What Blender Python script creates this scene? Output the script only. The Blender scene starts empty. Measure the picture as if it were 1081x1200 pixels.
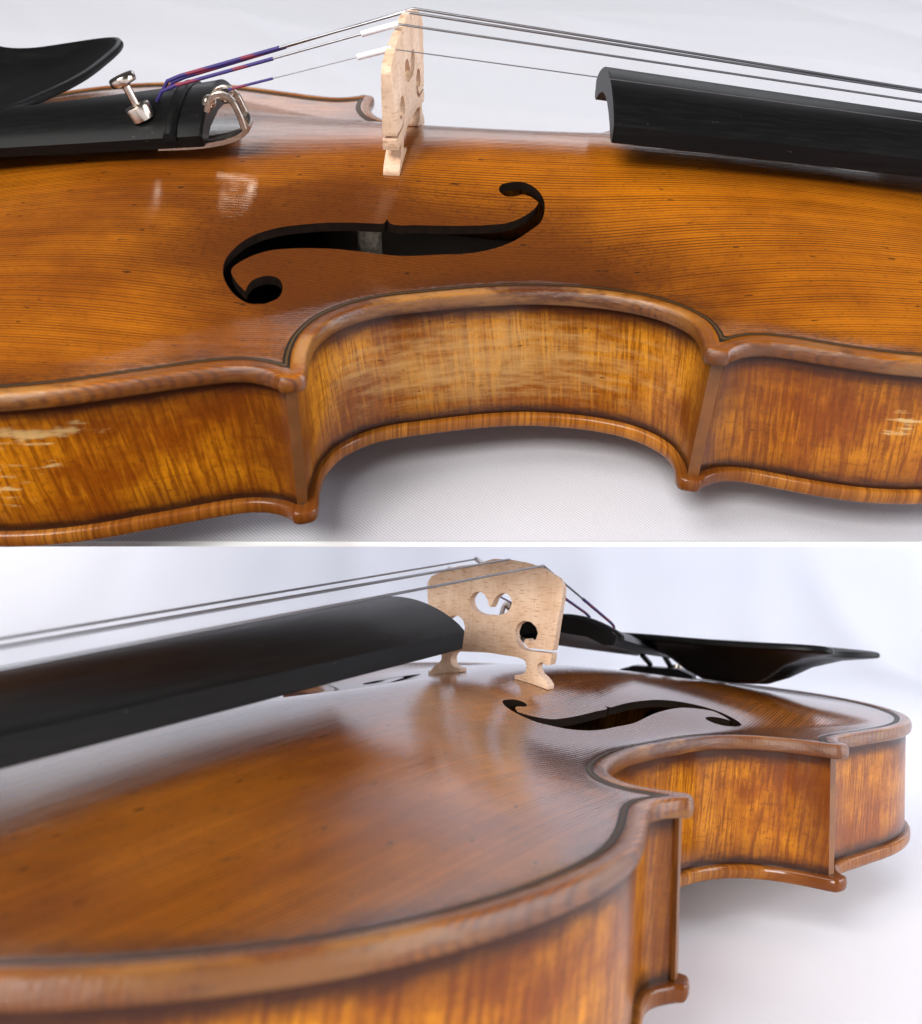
import bpy, bmesh, math, random
import numpy as np
from mathutils import Vector, Matrix
from mathutils.geometry import delaunay_2d_cdt

random.seed(7)
scene = bpy.context.scene
COL = scene.collection
S = 0.001                                    # the violin is measured in millimetres

# ------------------------------------------------------------------ camera
CAM_H = 0.0945
cam_d = bpy.data.cameras.new('camera')
cam = bpy.data.objects.new('camera', cam_d)
COL.objects.link(cam)
cam.location = (0, 0, CAM_H)
cam.rotation_euler = (math.radians(90), 0, 0)
cam_d.sensor_fit = 'HORIZONTAL'
cam_d.sensor_width = 36.0
cam_d.lens = 37.696
cam_d.clip_start = 0.005
cam_d.clip_end = 50.0
cam_d.dof.use_dof = True
cam_d.dof.focus_distance = 0.25
cam_d.dof.aperture_fstop = 25.0
scene.camera = cam

# ------------------------------------------------------------------ light
world = bpy.data.worlds.new('World')
scene.world = world
world.use_nodes = True
bg = world.node_tree.nodes['Background']
bg.inputs[0].default_value = (0.80, 0.82, 0.92, 1)
bg.inputs[1].default_value = 0.05

def area(name, loc, target, w, h, power, col):
    l = bpy.data.lights.new(name, 'AREA')
    l.shape = 'RECTANGLE'; l.size = w; l.size_y = h
    l.energy = power; l.color = col
    o = bpy.data.objects.new(name, l); COL.objects.link(o)
    o.location = loc
    d = Vector(target) - Vector(loc)
    o.rotation_euler = d.to_track_quat('-Z', 'Y').to_euler()
    return o
area('key_light', (-1.05, -1.25, 1.6), (0, 0.35, 0.15), 1.3, 1.2, 36, (1.0, 0.985, 0.96))
area('low_fill', (-0.55, -1.45, 0.46), (0.05, 0.35, 0.04), 0.9, 0.5, 37, (1.0, 0.97, 0.92))  # added low fill that brightens the lower bridge in the board's shadow
area('window_light', (1.65, 0.10, 0.50), (0, 0.80, 0.03), 1.4, 0.9, 38, (0.92, 0.95, 1.0))
area('sheen_light', (0.15, 1.75, 2.3), (0, 0.55, 0.1), 2.4, 0.9, 12, (0.93, 0.95, 1.0))  # added area light, placed overhead for the sheen along the upper violin's ridge

scene.view_settings.view_transform = 'Standard'
scene.view_settings.look = 'None'
scene.view_settings.gamma = 1.0
scene.view_settings.use_curve_mapping = False
scene.view_settings.exposure = 0.0

# ------------------------------------------------------------------ poses of the two violins (camera frame: right, down, forward)
RA = np.array([[0.999664, 0.001993, 0.02586], [0.021407, -0.626346, -0.779251], [0.014644, 0.779543, -0.626178]]); CA = np.array([12.971, -258.069, 101.808])
RB = np.array([[-0.496306, 0.867157, 0.041458], [-0.075008, 0.004744, -0.997172], [-0.864901, -0.498012, 0.062689]]); CB = np.array([251.937, 133.046, 43.912])
def pose(R, c):
    Q = np.array([[1, 0, 0], [0, 0, 1], [0, -1, 0]], float) @ R
    t = -Q @ (np.array(c) * S) + np.array([0, 0, CAM_H])
    M = Matrix([list(Q[i]) + [t[i]] for i in range(3)] + [[0, 0, 0, 1]])
    return M
MA = pose(RA, CA); MB = pose(RB, CB)

# ------------------------------------------------------------------ helpers: materials
def new_mat(name):
    m = bpy.data.materials.new(name); m.use_nodes = True
    nt = m.node_tree
    return m, nt, nt.nodes['Principled BSDF']
class NB:
    """small helper to wire nodes"""
    def __init__(s, nt): s.nt = nt
    def n(s, t, **k):
        o = s.nt.nodes.new(t)
        for a, b in k.items(): setattr(o, a, b)
        return o
    def link(s, a, b): s.nt.links.new(a, b)
    def put(s, sock, v):
        if isinstance(v, bpy.types.NodeSocket): s.link(v, sock)
        else: sock.default_value = v
    def math(s, op, a, b=0.0, c=None, clamp=False):
        o = s.n('ShaderNodeMath', operation=op); o.use_clamp = clamp
        s.put(o.inputs[0], a); s.put(o.inputs[1], b)
        if c is not None: s.put(o.inputs[2], c)
        return o.outputs[0]
    def mapping(s, vec, scale, loc=(0, 0, 0), rot=(0, 0, 0)):
        o = s.n('ShaderNodeMapping'); s.link(vec, o.inputs[0])
        o.inputs['Location'].default_value = loc; o.inputs['Rotation'].default_value = rot
        o.inputs['Scale'].default_value = scale
        return o.outputs[0]
    def noise(s, vec, scale=1.0, detail=3.0, rough=0.55, dist=0.0):
        o = s.n('ShaderNodeTexNoise'); s.link(vec, o.inputs['Vector'])
        o.inputs['Scale'].default_value = scale; o.inputs['Detail'].default_value = detail
        o.inputs['Roughness'].default_value = rough; o.inputs['Distortion'].default_value = dist
        return o.outputs['Fac']
    def ramp(s, v, lo, hi, a=0.0, b=1.0, smooth=True):
        o = s.n('ShaderNodeMapRange')
        o.interpolation_type = 'SMOOTHSTEP' if smooth else 'LINEAR'
        s.put(o.inputs[0], v)
        for i, x in enumerate((lo, hi, a, b)): o.inputs[i + 1].default_value = x
        return o.outputs[0]
    def mix(s, f, a, b, mode='MIX'):
        o = s.n('ShaderNodeMix', data_type='RGBA', blend_type=mode)
        s.put(o.inputs[0], f)
        for sock, v in ((o.inputs[6], a), (o.inputs[7], b)):
            if isinstance(v, bpy.types.NodeSocket): s.link(v, sock)
            else: sock.default_value = (v[0], v[1], v[2], 1)
        return o.outputs[2]
    def bump(s, h, strength, dist):
        o = s.n('ShaderNodeBump'); s.link(h, o.inputs['Height'])
        o.inputs['Strength'].default_value = strength; o.inputs['Distance'].default_value = dist
        return o.outputs[0]
    def sep(s, vec):
        o = s.n('ShaderNodeSeparateXYZ'); s.link(vec, o.inputs[0]); return o.outputs
    def objmm(s):
        o = s.n('ShaderNodeTexCoord')
        return s.mapping(o.outputs['Object'], (1000, 1000, 1000))
    def uvmm(s):
        return s.n('ShaderNodeUVMap', uv_map='uv').outputs[0]

def varnish(p, coat=0.75, rough=0.38, crough=0.10):
    p.inputs['Roughness'].default_value = rough
    p.inputs['Specular IOR Level'].default_value = 0.04
    p.inputs['Coat Weight'].default_value = coat
    p.inputs['Coat Roughness'].default_value = crough
    p.inputs['Coat IOR'].default_value = 1.5

def spruce_mat():
    m, nt, p = new_mat('varnished_spruce'); b = NB(nt)
    v = b.objmm()
    warp = b.noise(b.mapping(v, (0.012, 0.02, 0.0)), 1, 2)
    vs = b.n('ShaderNodeVectorMath', operation='ADD'); b.link(v, vs.inputs[0])
    cmb = b.n('ShaderNodeCombineXYZ'); b.put(cmb.inputs[1], b.math('MULTIPLY', warp, 0.9)); b.link(cmb.outputs[0], vs.inputs[1])
    vw = vs.outputs[0]
    gl = b.math('ABSOLUTE', b.math('SUBTRACT', b.math('FRACT', b.math('MULTIPLY', b.sep(vw)[1], 1.18)), 0.5))
    gn = b.noise(b.mapping(vw, (0.004, 0.55, 0.0)), 1, 2, 0.5)
    grain = b.math('ADD', b.math('MULTIPLY', b.ramp(gl, 0.18, 0.5), 0.36), b.math('MULTIPLY', gn, 0.62))
    fine = b.noise(b.mapping(vw, (0.10, 3.2, 0.0)), 1, 3, 0.6)
    blotch = b.noise(b.mapping(v, (0.022, 0.035, 0.02)), 1, 4, 0.6)
    mott = b.noise(b.mapping(v, (0.75, 1.1, 0.6)), 1, 7, 0.75)
    c = b.mix(b.ramp(blotch, 0.30, 0.70), SPR_DARK, SPR_LIGHT)
    # dark patina on both sides of the waist round the sound holes
    xyz = b.sep(v)
    ay = b.math('ABSOLUTE', xyz[1])
    gx = b.math('DIVIDE', b.math('SUBTRACT', xyz[0], 6.0), 62.0)
    gy = b.math('DIVIDE', b.math('SUBTRACT', ay, 47.0), 26.0)
    rr = b.math('SQRT', b.math('ADD', b.math('MULTIPLY', gx, gx), b.math('MULTIPLY', gy, gy)))
    pat = b.ramp(b.math('ADD', rr, b.math('MULTIPLY', b.math('SUBTRACT', blotch, 0.5), 1.0)), 0.5, 1.5, 0.9, 0.0)
    c = b.mix(pat, c, (0.078, 0.020, 0.004))
    c = b.mix(b.math('MULTIPLY', b.ramp(pat, 0.25, 0.7), b.ramp(mott, 0.50, 0.66, 0, 0.6)), c, (0.035, 0.011, 0.004))
    c = b.mix(b.math('MULTIPLY', b.ramp(gl, 0.16, 0.46), b.ramp(gn, 0.30, 0.62, 0.26, 0.92)), c, (0.075, 0.019, 0.003))
    c = b.mix(b.ramp(fine, 0.5, 0.75, 0, 0.32), c, (0.10, 0.03, 0.006))
    c = b.mix(b.ramp(mott, 0.50, 0.72, 0, 0.50), c, (0.085, 0.022, 0.004))
    # short dark flecks, worn nicks
    fl = b.noise(b.mapping(v, (0.22, 0.75, 0.3), (13, 5, 0)), 1, 2, 0.5)
    c = b.mix(b.ramp(fl, 0.70, 0.745, 0, 0.85), c, (0.02, 0.009, 0.004))
    fl2 = b.noise(b.mapping(v, (0.9, 0.5, 0.5), (3, 35, 0), (0, 0, 0.5)), 1, 3, 0.6)
    c = b.mix(b.ramp(fl2, 0.715, 0.76, 0, 0.8), c, (0.028, 0.012, 0.005))
    sc = b.noise(b.mapping(v, (0.16, 2.4, 0.6), (50, 0, 0), (0, 0, 0.9)), 1, 2, 0.5)
    c = b.mix(b.ramp(sc, 0.735, 0.775, 0, 0.7), c, (0.022, 0.01, 0.005))
    # worn, paler wood along the rounded edge
    at = b.n('ShaderNodeAttribute', attribute_name='edge')
    ed = at.outputs['Fac']
    en = b.noise(b.mapping(v, (0.05, 0.05, 0.2)), 1, 4, 0.65)
    ew = b.math('MULTIPLY', b.ramp(ed, 2.7, 3.4, 1, 0), b.ramp(en, 0.46, 0.62, 0.0, 0.9))
    c = b.mix(ew, c, (0.38, 0.165, 0.038))
    en2 = b.noise(b.mapping(v, (0.016, 0.016, 0.02), (4, 2, 0)), 1, 3, 0.6)
    c = b.mix(b.math('MULTIPLY', b.ramp(ed, 2.4, 3.4, 1, 0), b.ramp(en2, 0.44, 0.62, 0.0, 0.7)), c, (0.16, 0.046, 0.008))
    eg = b.noise(b.mapping(v, (0.14, 0.14, 0.5), (9, 9, 9)), 1, 6, 0.75)
    c = b.mix(b.math('MULTIPLY', b.ramp(ed, 1.9, 3.2, 1, 0), b.ramp(eg, 0.50, 0.70, 0, 0.6)), c, (0.07, 0.024, 0.011))
    c = b.mix(b.ramp(ed, 0.15, 0.9, 0.55, 0), c, (0.07, 0.026, 0.012))
    ch = b.math('MULTIPLY', b.ramp(ed, 4.6, 5.4, 0, 1), b.ramp(ed, 6.0, 13.0, 1, 0))
    c = b.mix(b.math('MULTIPLY', ch, b.ramp(b.math('ADD', b.math('MULTIPLY', en, 0.6), b.math('MULTIPLY', mott, 0.4)), 0.40, 0.62, 0.1, 0.8)), c, (0.06, 0.017, 0.005))
    b.link(c, p.inputs['Base Color'])
    varnish(p, 1.0, 0.42, 0.10)
    p.inputs['Coat IOR'].default_value = 1.52
    hgt = b.math('ADD', b.math('MULTIPLY', grain, 0.9), b.math('MULTIPLY', mott, 0.35))
    hgt = b.math('ADD', hgt, b.math('MULTIPLY', b.ramp(ed, 2.0, 4.0, 9.0, 0.0), eg))
    hgt = b.math('ADD', hgt, b.math('MULTIPLY', fine, 0.25))
    nrm = b.bump(hgt, 0.5, 0.00010)
    b.link(nrm, p.inputs['Normal']); b.link(nrm, p.inputs['Coat Normal'])
    rg = b.math('ADD', b.ramp(mott, 0.35, 0.75, 0.03, 0.085), b.math('MULTIPLY', b.ramp(ed, 2.0, 4.0, 0.16, 0.0), b.ramp(eg, 0.35, 0.65, 0.3, 1.0))); b.link(rg, p.inputs['Coat Roughness'])
    b.link(b.ramp(ed, 2.0, 4.0, 0.9, 1.0), p.inputs['Coat Weight'])
    return m
SPR_LIGHT = (0.43, 0.130, 0.005)
SPR_DARK = (0.23, 0.058, 0.003)

def maple_mat(name, light, dark, worn, wornmask=None, slant=0.12, wsoft=0.04):
    m, nt, p = new_mat(name); b = NB(nt)
    uv = b.uvmm(); v = b.objmm(); u = b.sep(uv); xyz = b.sep(v)
    cm = b.n('ShaderNodeCombineXYZ')
    b.put(cm.inputs[0], b.math('ADD', u[0], b.math('MULTIPLY', u[1], slant))); b.put(cm.inputs[1], u[1])
    fv = cm.outputs[0]
    flame = b.noise(b.mapping(fv, (0.30, 0.020, 0)), 1, 2, 0.5, 0.5)
    flame2 = b.noise(b.mapping(fv, (1.15, 0.075, 0), (7, 0, 0)), 1, 3, 0.6, 0.5)
    streak = b.noise(b.mapping(uv, (0.05, 1.1, 0), (0, 3, 0)), 1, 3, 0.6)
    blot = b.noise(b.mapping(uv, (0.04, 0.06, 0), (5, 9, 0)), 1, 4, 0.6)
    mott = b.noise(b.mapping(uv, (0.9, 0.9, 0)), 1, 5, 0.7)
    c = b.mix(b.ramp(blot, 0.34, 0.66), dark, light)
    c = b.mix(b.ramp(flame, 0.42, 0.66, 0, 0.55), c, dark)
    c = b.mix(b.ramp(flame2, 0.48, 0.60, 0, 0.7), c, tuple(x * 0.72 for x in dark))
    c = b.mix(b.ramp(flame2, 0.46, 0.28, 0, 0.35), c, (light[0] * 1.25, light[1] * 1.3, light[2] * 1.6))
    c = b.mix(b.ramp(streak, 0.60, 0.78, 0, 0.5), c, (0.10, 0.028, 0.006))
    c = b.mix(b.ramp(mott, 0.50, 0.70, 0, 0.60), c, (0.10, 0.027, 0.005))
    if wornmask:
        wn = b.noise(b.mapping(uv, (0.10, 0.55, 0), (2, 17, 0)), 1, 4, 0.65)
        tot = None
        for (cx, cy, cz, sx, sy, sz, th) in wornmask:
            d = None
            for k, (cc, ss) in enumerate(((cx, sx), (cy, sy), (cz, sz))):
                q = b.math('DIVIDE', b.math('SUBTRACT', xyz[k], cc), ss); q = b.math('MULTIPLY', q, q)
                d = q if d is None else b.math('ADD', d, q)
            e = b.math('SUBTRACT', wn, b.math('MULTIPLY', d, 0.16))
            f = b.ramp(e, th, th + wsoft, 0, 0.75)
            tot = f if tot is None else b.math('MAXIMUM', tot, f)
        c = b.mix(tot, c, worn)
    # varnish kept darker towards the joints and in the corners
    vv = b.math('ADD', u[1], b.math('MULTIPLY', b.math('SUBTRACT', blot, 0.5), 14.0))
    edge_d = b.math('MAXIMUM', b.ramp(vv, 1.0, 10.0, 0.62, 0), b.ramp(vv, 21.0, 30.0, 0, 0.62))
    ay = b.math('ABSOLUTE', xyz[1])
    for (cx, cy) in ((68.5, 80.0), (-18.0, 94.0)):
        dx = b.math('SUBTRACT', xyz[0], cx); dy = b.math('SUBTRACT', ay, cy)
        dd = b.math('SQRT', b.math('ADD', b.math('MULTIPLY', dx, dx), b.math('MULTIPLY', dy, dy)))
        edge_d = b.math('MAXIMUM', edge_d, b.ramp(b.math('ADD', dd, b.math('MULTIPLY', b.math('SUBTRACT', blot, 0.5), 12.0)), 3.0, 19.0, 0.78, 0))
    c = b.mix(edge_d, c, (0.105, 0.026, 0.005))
    # dirt packed into the joints; the upper band also paints the edge's shadow line
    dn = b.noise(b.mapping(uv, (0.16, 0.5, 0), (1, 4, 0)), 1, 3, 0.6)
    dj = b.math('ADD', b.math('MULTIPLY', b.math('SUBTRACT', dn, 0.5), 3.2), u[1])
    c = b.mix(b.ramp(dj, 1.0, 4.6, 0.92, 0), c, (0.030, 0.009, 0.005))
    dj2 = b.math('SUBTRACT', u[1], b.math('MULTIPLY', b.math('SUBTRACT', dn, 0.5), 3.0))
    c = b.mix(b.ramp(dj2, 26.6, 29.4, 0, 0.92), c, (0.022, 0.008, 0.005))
    fk = b.noise(b.mapping(uv, (0.35, 1.1, 0), (31, 0, 0)), 1, 2, 0.5)
    c = b.mix(b.ramp(fk, 0.71, 0.75, 0, 0.8), c, (0.05, 0.016, 0.006))
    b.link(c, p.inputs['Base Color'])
    varnish(p, 0.5, 0.42, 0.12)
    nrm = b.bump(b.math('ADD', b.math('MULTIPLY', flame2, 0.7), b.math('MULTIPLY', mott, 0.5)), 0.55, 0.00012)
    b.link(nrm, p.inputs['Normal']); b.link(nrm, p.inputs['Coat Normal'])
    return m

def ebony_mat():
    m, nt, p = new_mat('ebony'); b = NB(nt); v = b.objmm()
    g = b.noise(b.mapping(v, (0.03, 1.2, 1.2)), 1, 4, 0.6)
    sp = b.noise(b.mapping(v, (0.5, 0.9, 0.9)), 1, 2, 0.5)
    c = b.mix(b.ramp(g, 0.4, 0.7), (0.004, 0.004, 0.0044), (0.007, 0.0066, 0.0062))
    c = b.mix(b.ramp(sp, 0.735, 0.77, 0, 0.5), c, (0.07, 0.06, 0.05))
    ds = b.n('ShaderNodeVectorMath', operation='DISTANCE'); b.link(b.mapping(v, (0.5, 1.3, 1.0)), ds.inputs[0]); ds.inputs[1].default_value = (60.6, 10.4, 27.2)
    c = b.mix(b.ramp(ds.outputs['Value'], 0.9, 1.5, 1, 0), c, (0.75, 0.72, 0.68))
    b.link(c, p.inputs['Base Color'])
    b.link(b.ramp(g, 0.3, 0.7, 0.36, 0.40), p.inputs['Roughness'])
    p.inputs['Specular IOR Level'].default_value = 0.12
    b.link(b.bump(g, 0.12, 0.00003), p.inputs['Normal'])
    return m
def plain(name, col, rough=0.5, metal=0.0, noise_amt=0.25, nscale=0.8, bumpd=0.00003, spec=0.5):
    m, nt, p = new_mat(name); b = NB(nt); v = b.objmm()
    g = b.noise(b.mapping(v, (nscale,) * 3), 1, 4, 0.6)
    dk = tuple(x * (1 - noise_amt * 1.6) for x in col); lt = tuple(min(1, x * (1 + noise_amt * 0.6)) for x in col)
    b.link(b.mix(b.ramp(g, 0.35, 0.65), dk, lt), p.inputs['Base Color'])
    b.link(b.ramp(g, 0.3, 0.7, rough * 0.8, min(1, rough * 1.2)), p.inputs['Roughness'])
    p.inputs['Metallic'].default_value = metal; p.inputs['Specular IOR Level'].default_value = spec
    if bumpd: b.link(b.bump(g, 0.3, bumpd), p.inputs['Normal'])
    return m
def bridge_mat():
    m, nt, p = new_mat('bridge_maple'); b = NB(nt); v = b.objmm()
    fl = b.noise(b.mapping(v, (0.5, 0.35, 2.2)), 1, 3, 0.6)
    g = b.noise(b.mapping(v, (0.8, 1.6, 0.12)), 1, 3, 0.6)
    bl = b.noise(b.mapping(v, (0.1, 0.12, 0.12)), 1, 3, 0.6)
    c = b.mix(b.ramp(bl, 0.35, 0.7), (0.62, 0.41, 0.27), (0.74, 0.54, 0.39))
    c = b.mix(b.ramp(fl, 0.54, 0.66, 0, 0.65), c, (0.40, 0.20, 0.10))
    c = b.mix(b.ramp(g, 0.5, 0.75, 0, 0.35), c, (0.42, 0.25, 0.14))
    b.link(c, p.inputs['Base Color'])
    p.inputs['Roughness'].default_value = 0.5
    b.link(b.bump(fl, 0.2, 0.00005), p.inputs['Normal'])
    return m
def silk_mat():
    m, nt, p = new_mat('silk_winding'); b = NB(nt); u = b.sep(b.uvmm())
    w = b.noise(b.mapping(b.uvmm(), (0.13, 0.9, 0), (2.3, 0, 0)), 1, 2, 0.5)
    c = b.mix(b.ramp(w, 0.50, 0.58), (0.035, 0.022, 0.16), (0.22, 0.02, 0.05))
    th = b.math('FRACT', b.math('MULTIPLY', u[0], 2.6))
    b.link(b.mix(b.ramp(th, 0.7, 0.9, 0, 0.5), c, (0.02, 0.01, 0.04)), p.inputs['Base Color'])
    p.inputs['Roughness'].default_value = 0.6
    b.link(b.bump(th, 0.4, 0.0001), p.inputs['Normal'])
    return m
def string_mat():
    m, nt, p = new_mat('steel_string'); b = NB(nt); u = b.sep(b.uvmm())
    th = b.math('FRACT', b.math('MULTIPLY', u[0], 4.0))
    b.link(b.mix(b.ramp(th, 0.6, 0.9), (0.26, 0.26, 0.275), (0.16, 0.16, 0.17)), p.inputs['Base Color'])
    p.inputs['Metallic'].default_value = 1.0; p.inputs['Roughness'].default_value = 0.32
    b.link(b.bump(th, 0.3, 0.00004), p.inputs['Normal'])
    return m
def cloth_mat(name, col, tw=1.75, amt=0.20):
    m, nt, p = new_mat(name); b = NB(nt); v = b.objmm()
    vx = b.sep(v)
    d = b.math('ADD', b.math('MULTIPLY', vx[0], tw * 0.72), b.math('MULTIPLY', vx[1], tw * 0.70))
    nz = b.noise(b.mapping(v, (0.12,) * 3), 1, 3, 0.6)
    fine = b.noise(b.mapping(v, (2.2,) * 3), 1, 3, 0.6)
    ph = b.math('ADD', d, b.math('MULTIPLY', nz, 1.2))
    st = b.math('ABSOLUTE', b.math('SUBTRACT', b.math('FRACT', ph), 0.5))
    k = b.math('ADD', b.math('MULTIPLY', st, 1.4), b.math('MULTIPLY', fine, 0.5))
    dk = tuple(x * (1 - amt) for x in col)
    b.link(b.mix(b.ramp(k, 0.25, 0.8), dk, col), p.inputs['Base Color'])
    p.inputs['Roughness'].default_value = 0.9
    p.inputs['Specular IOR Level'].default_value = 0.15
    p.inputs['Sheen Weight'].default_value = 0.15
    b.link(b.bump(k, 0.45, 0.00012), p.inputs['Normal'])
    return m

M = {}
M['spruce'] = spruce_mat()
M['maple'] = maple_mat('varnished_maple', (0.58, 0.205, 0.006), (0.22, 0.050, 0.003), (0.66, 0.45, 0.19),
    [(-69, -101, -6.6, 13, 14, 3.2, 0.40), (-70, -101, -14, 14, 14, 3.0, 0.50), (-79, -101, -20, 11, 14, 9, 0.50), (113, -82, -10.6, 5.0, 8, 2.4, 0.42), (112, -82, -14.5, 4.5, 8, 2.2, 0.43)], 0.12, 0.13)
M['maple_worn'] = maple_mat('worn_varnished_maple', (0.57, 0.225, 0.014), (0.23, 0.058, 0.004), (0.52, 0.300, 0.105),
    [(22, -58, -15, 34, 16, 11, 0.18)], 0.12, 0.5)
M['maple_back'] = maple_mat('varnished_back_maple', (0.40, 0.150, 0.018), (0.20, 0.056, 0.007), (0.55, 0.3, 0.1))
M['ebony'] = ebony_mat()
def purfling_mat():
    m, nt, p = new_mat('purfling_wood'); b = NB(nt); v = b.objmm()
    at = b.n('ShaderNodeAttribute', attribute_name='edge').outputs['Fac']
    n_ = b.noise(b.mapping(v, (0.5, 0.5, 0.5)), 1, 3, 0.6)
    k = b.math('ABSOLUTE', b.math('SUBTRACT', b.math('ADD', at, b.math('MULTIPLY', b.math('SUBTRACT', n_, 0.5), 0.25)), 4.3))
    c = b.mix(b.ramp(k, 0.20, 0.34), (0.085, 0.045, 0.016), (0.012, 0.009, 0.006))
    b.link(c, p.inputs['Base Color']); p.inputs['Roughness'].default_value = 0.45
    p.inputs['Specular IOR Level'].default_value = 0.2
    return m
M['purfling'] = purfling_mat()
M['fwall'] = plain('sound_hole_edge', (0.010, 0.0055, 0.0035), 0.8, 0, 0.2, 0.5, 0, 0.05)
M['inside'] = plain('dark_inside_wood', (0.030, 0.018, 0.010), 0.8, 0, 0.3, 0.3)
M['post'] = plain('spruce_post', (0.55, 0.45, 0.34), 0.7, 0, 0.25, 0.7)
M['bridge'] = bridge_mat()
M['string'] = string_mat()
M['silk'] = silk_mat()
M['sleeve'] = plain('white_sleeve', (0.75, 0.75, 0.80), 0.35, 0, 0.05, 1)
M['nickel'] = plain('worn_nickel', (0.62, 0.53, 0.45), 0.25, 1.0, 0.10, 0.25, 0)
M['neckwood'] = plain('neck_maple', (0.36, 0.16, 0.04), 0.35, 0, 0.25, 0.08)
M['cornerwood'] = plain('corner_varnish', (0.17, 0.060, 0.013), 0.4, 0, 0.2, 0.08)
M['cloth'] = cloth_mat('white_cotton_twill', (0.58, 0.58, 0.635), 1.35, 0.26)
M['cloth_back'] = cloth_mat('white_cotton_sheet', (0.84, 0.84, 0.90), 1.2, 0.06)
M['board'] = plain('white_board', (0.92, 0.92, 0.92), 0.5, 0, 0.01, 0.05, 0)

# ------------------------------------------------------------------ helpers: meshes (mm in, metres out)
def mesh_obj(name, verts, faces, mats, parent=None, uv=None, smooth=35, fmat=None, attr=None):
    me = bpy.data.meshes.new(name)
    me.from_pydata([tuple(float(c) * S for c in v) for v in verts], [], faces)
    for k in (mats if isinstance(mats, (list, tuple)) else [mats]): me.materials.append(M[k])
    if uv is not None:
        l = me.uv_layers.new(name='uv')
        idx = np.empty(len(me.loops), int); me.loops.foreach_get('vertex_index', idx)
        l.data.foreach_set('uv', np.asarray(uv, float)[idx].ravel())
    if fmat is not None: me.polygons.foreach_set('material_index', np.asarray(fmat, int))
    if attr is not None:
        a = me.attributes.new('edge', 'FLOAT', 'POINT'); a.data.foreach_set('value', np.asarray(attr, float))
    me.validate()
    if smooth:
        me.polygons.foreach_set('use_smooth', [True] * len(me.polygons))
        me.set_sharp_from_angle(angle=math.radians(smooth))
    me.update()
    o = bpy.data.objects.new(name, me); COL.objects.link(o)
    if parent: o.parent = parent
    return o

def catmull(P, step):
    P = [np.array(p, float) for p in P]
    out = []
    n = len(P)
    for i in range(n - 1):
        p0 = P[i - 1] if i else 2 * P[0] - P[1]
        p1, p2 = P[i], P[i + 1]
        p3 = P[i + 2] if i + 2 < n else 2 * P[-1] - P[-2]
        k = max(2, int(math.ceil(np.linalg.norm(p2 - p1) / step)))
        def tj(t, a, b_): return t + max(np.linalg.norm(b_ - a), 1e-6) ** 0.5
        t0 = 0.0; t1 = tj(t0, p0, p1); t2 = tj(t1, p1, p2); t3 = tj(t2, p2, p3)
        for j in range(k):
            t = t1 + (t2 - t1) * j / k
            A1 = (t1 - t) / (t1 - t0) * p0 + (t - t0) / (t1 - t0) * p1
            A2 = (t2 - t) / (t2 - t1) * p1 + (t - t1) / (t2 - t1) * p2
            A3 = (t3 - t) / (t3 - t2) * p2 + (t - t2) / (t3 - t2) * p3
            B1 = (t2 - t) / (t2 - t0) * A1 + (t - t0) / (t2 - t0) * A2
            B2 = (t3 - t) / (t3 - t1) * A2 + (t - t1) / (t3 - t1) * A3
            out.append((t2 - t) / (t2 - t1) * B1 + (t - t1) / (t2 - t1) * B2)
    out.append(P[-1])
    return np.array(out)
def resample(P, step):
    P = np.asarray(P, float)
    d = np.r_[0, np.cumsum(np.linalg.norm(np.diff(P, axis=0), axis=1))]
    n = max(2, int(round(d[-1] / step)))
    t = np.linspace(0, d[-1], n + 1)
    return np.stack([np.interp(t, d, P[:, k]) for k in range(P.shape[1])], 1)
def pchip(xk, yk, x):
    xk = np.array(xk, float); yk = np.array(yk, float); h = np.diff(xk); d = np.diff(yk) / h
    m = np.zeros(len(xk)); m[0] = d[0]; m[-1] = d[-1]
    for i in range(1, len(xk) - 1):
        if d[i - 1] * d[i] > 0:
            w1 = 2 * h[i] + h[i - 1]; w2 = h[i] + 2 * h[i - 1]; m[i] = (w1 + w2) / (w1 / d[i - 1] + w2 / d[i])
    x = np.clip(x, xk[0], xk[-1]); i = np.clip(np.searchsorted(xk, x) - 1, 0, len(h) - 1); t = (x - xk[i]) / h[i]
    return (2*t**3-3*t**2+1)*yk[i] + (t**3-2*t**2+t)*h[i]*m[i] + (-2*t**3+3*t**2)*yk[i+1] + (t**3-t**2)*h[i]*m[i+1]
def sstep(a, b_, x):
    t = np.clip((x - a) / (b_ - a), 0, 1); return t * t * (3 - 2 * t)
def inside(poly, pts):
    x, y = pts[:, 0], pts[:, 1]; r = np.zeros(len(pts), bool)
    a = poly; b_ = np.roll(poly, -1, 0)
    for (x1, y1), (x2, y2) in zip(a, b_):
        if y1 == y2: continue
        c = ((y1 > y) != (y2 > y)) & (x < (x2 - x1) * (y - y1) / (y2 - y1) + x1)
        r ^= c
    return r
def seg_dist(poly, pts, chunk=400):
    a = poly; ab = np.roll(poly, -1, 0) - a; L2 = (ab ** 2).sum(1) + 1e-12
    out = np.empty(len(pts))
    for i in range(0, len(pts), chunk):
        p = pts[i:i + chunk][:, None, :] - a[None]
        t = np.clip((p * ab).sum(2) / L2, 0, 1)
        out[i:i + chunk] = np.sqrt((((p - t[..., None] * ab) ** 2).sum(2)).min(1))
    return out
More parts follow.
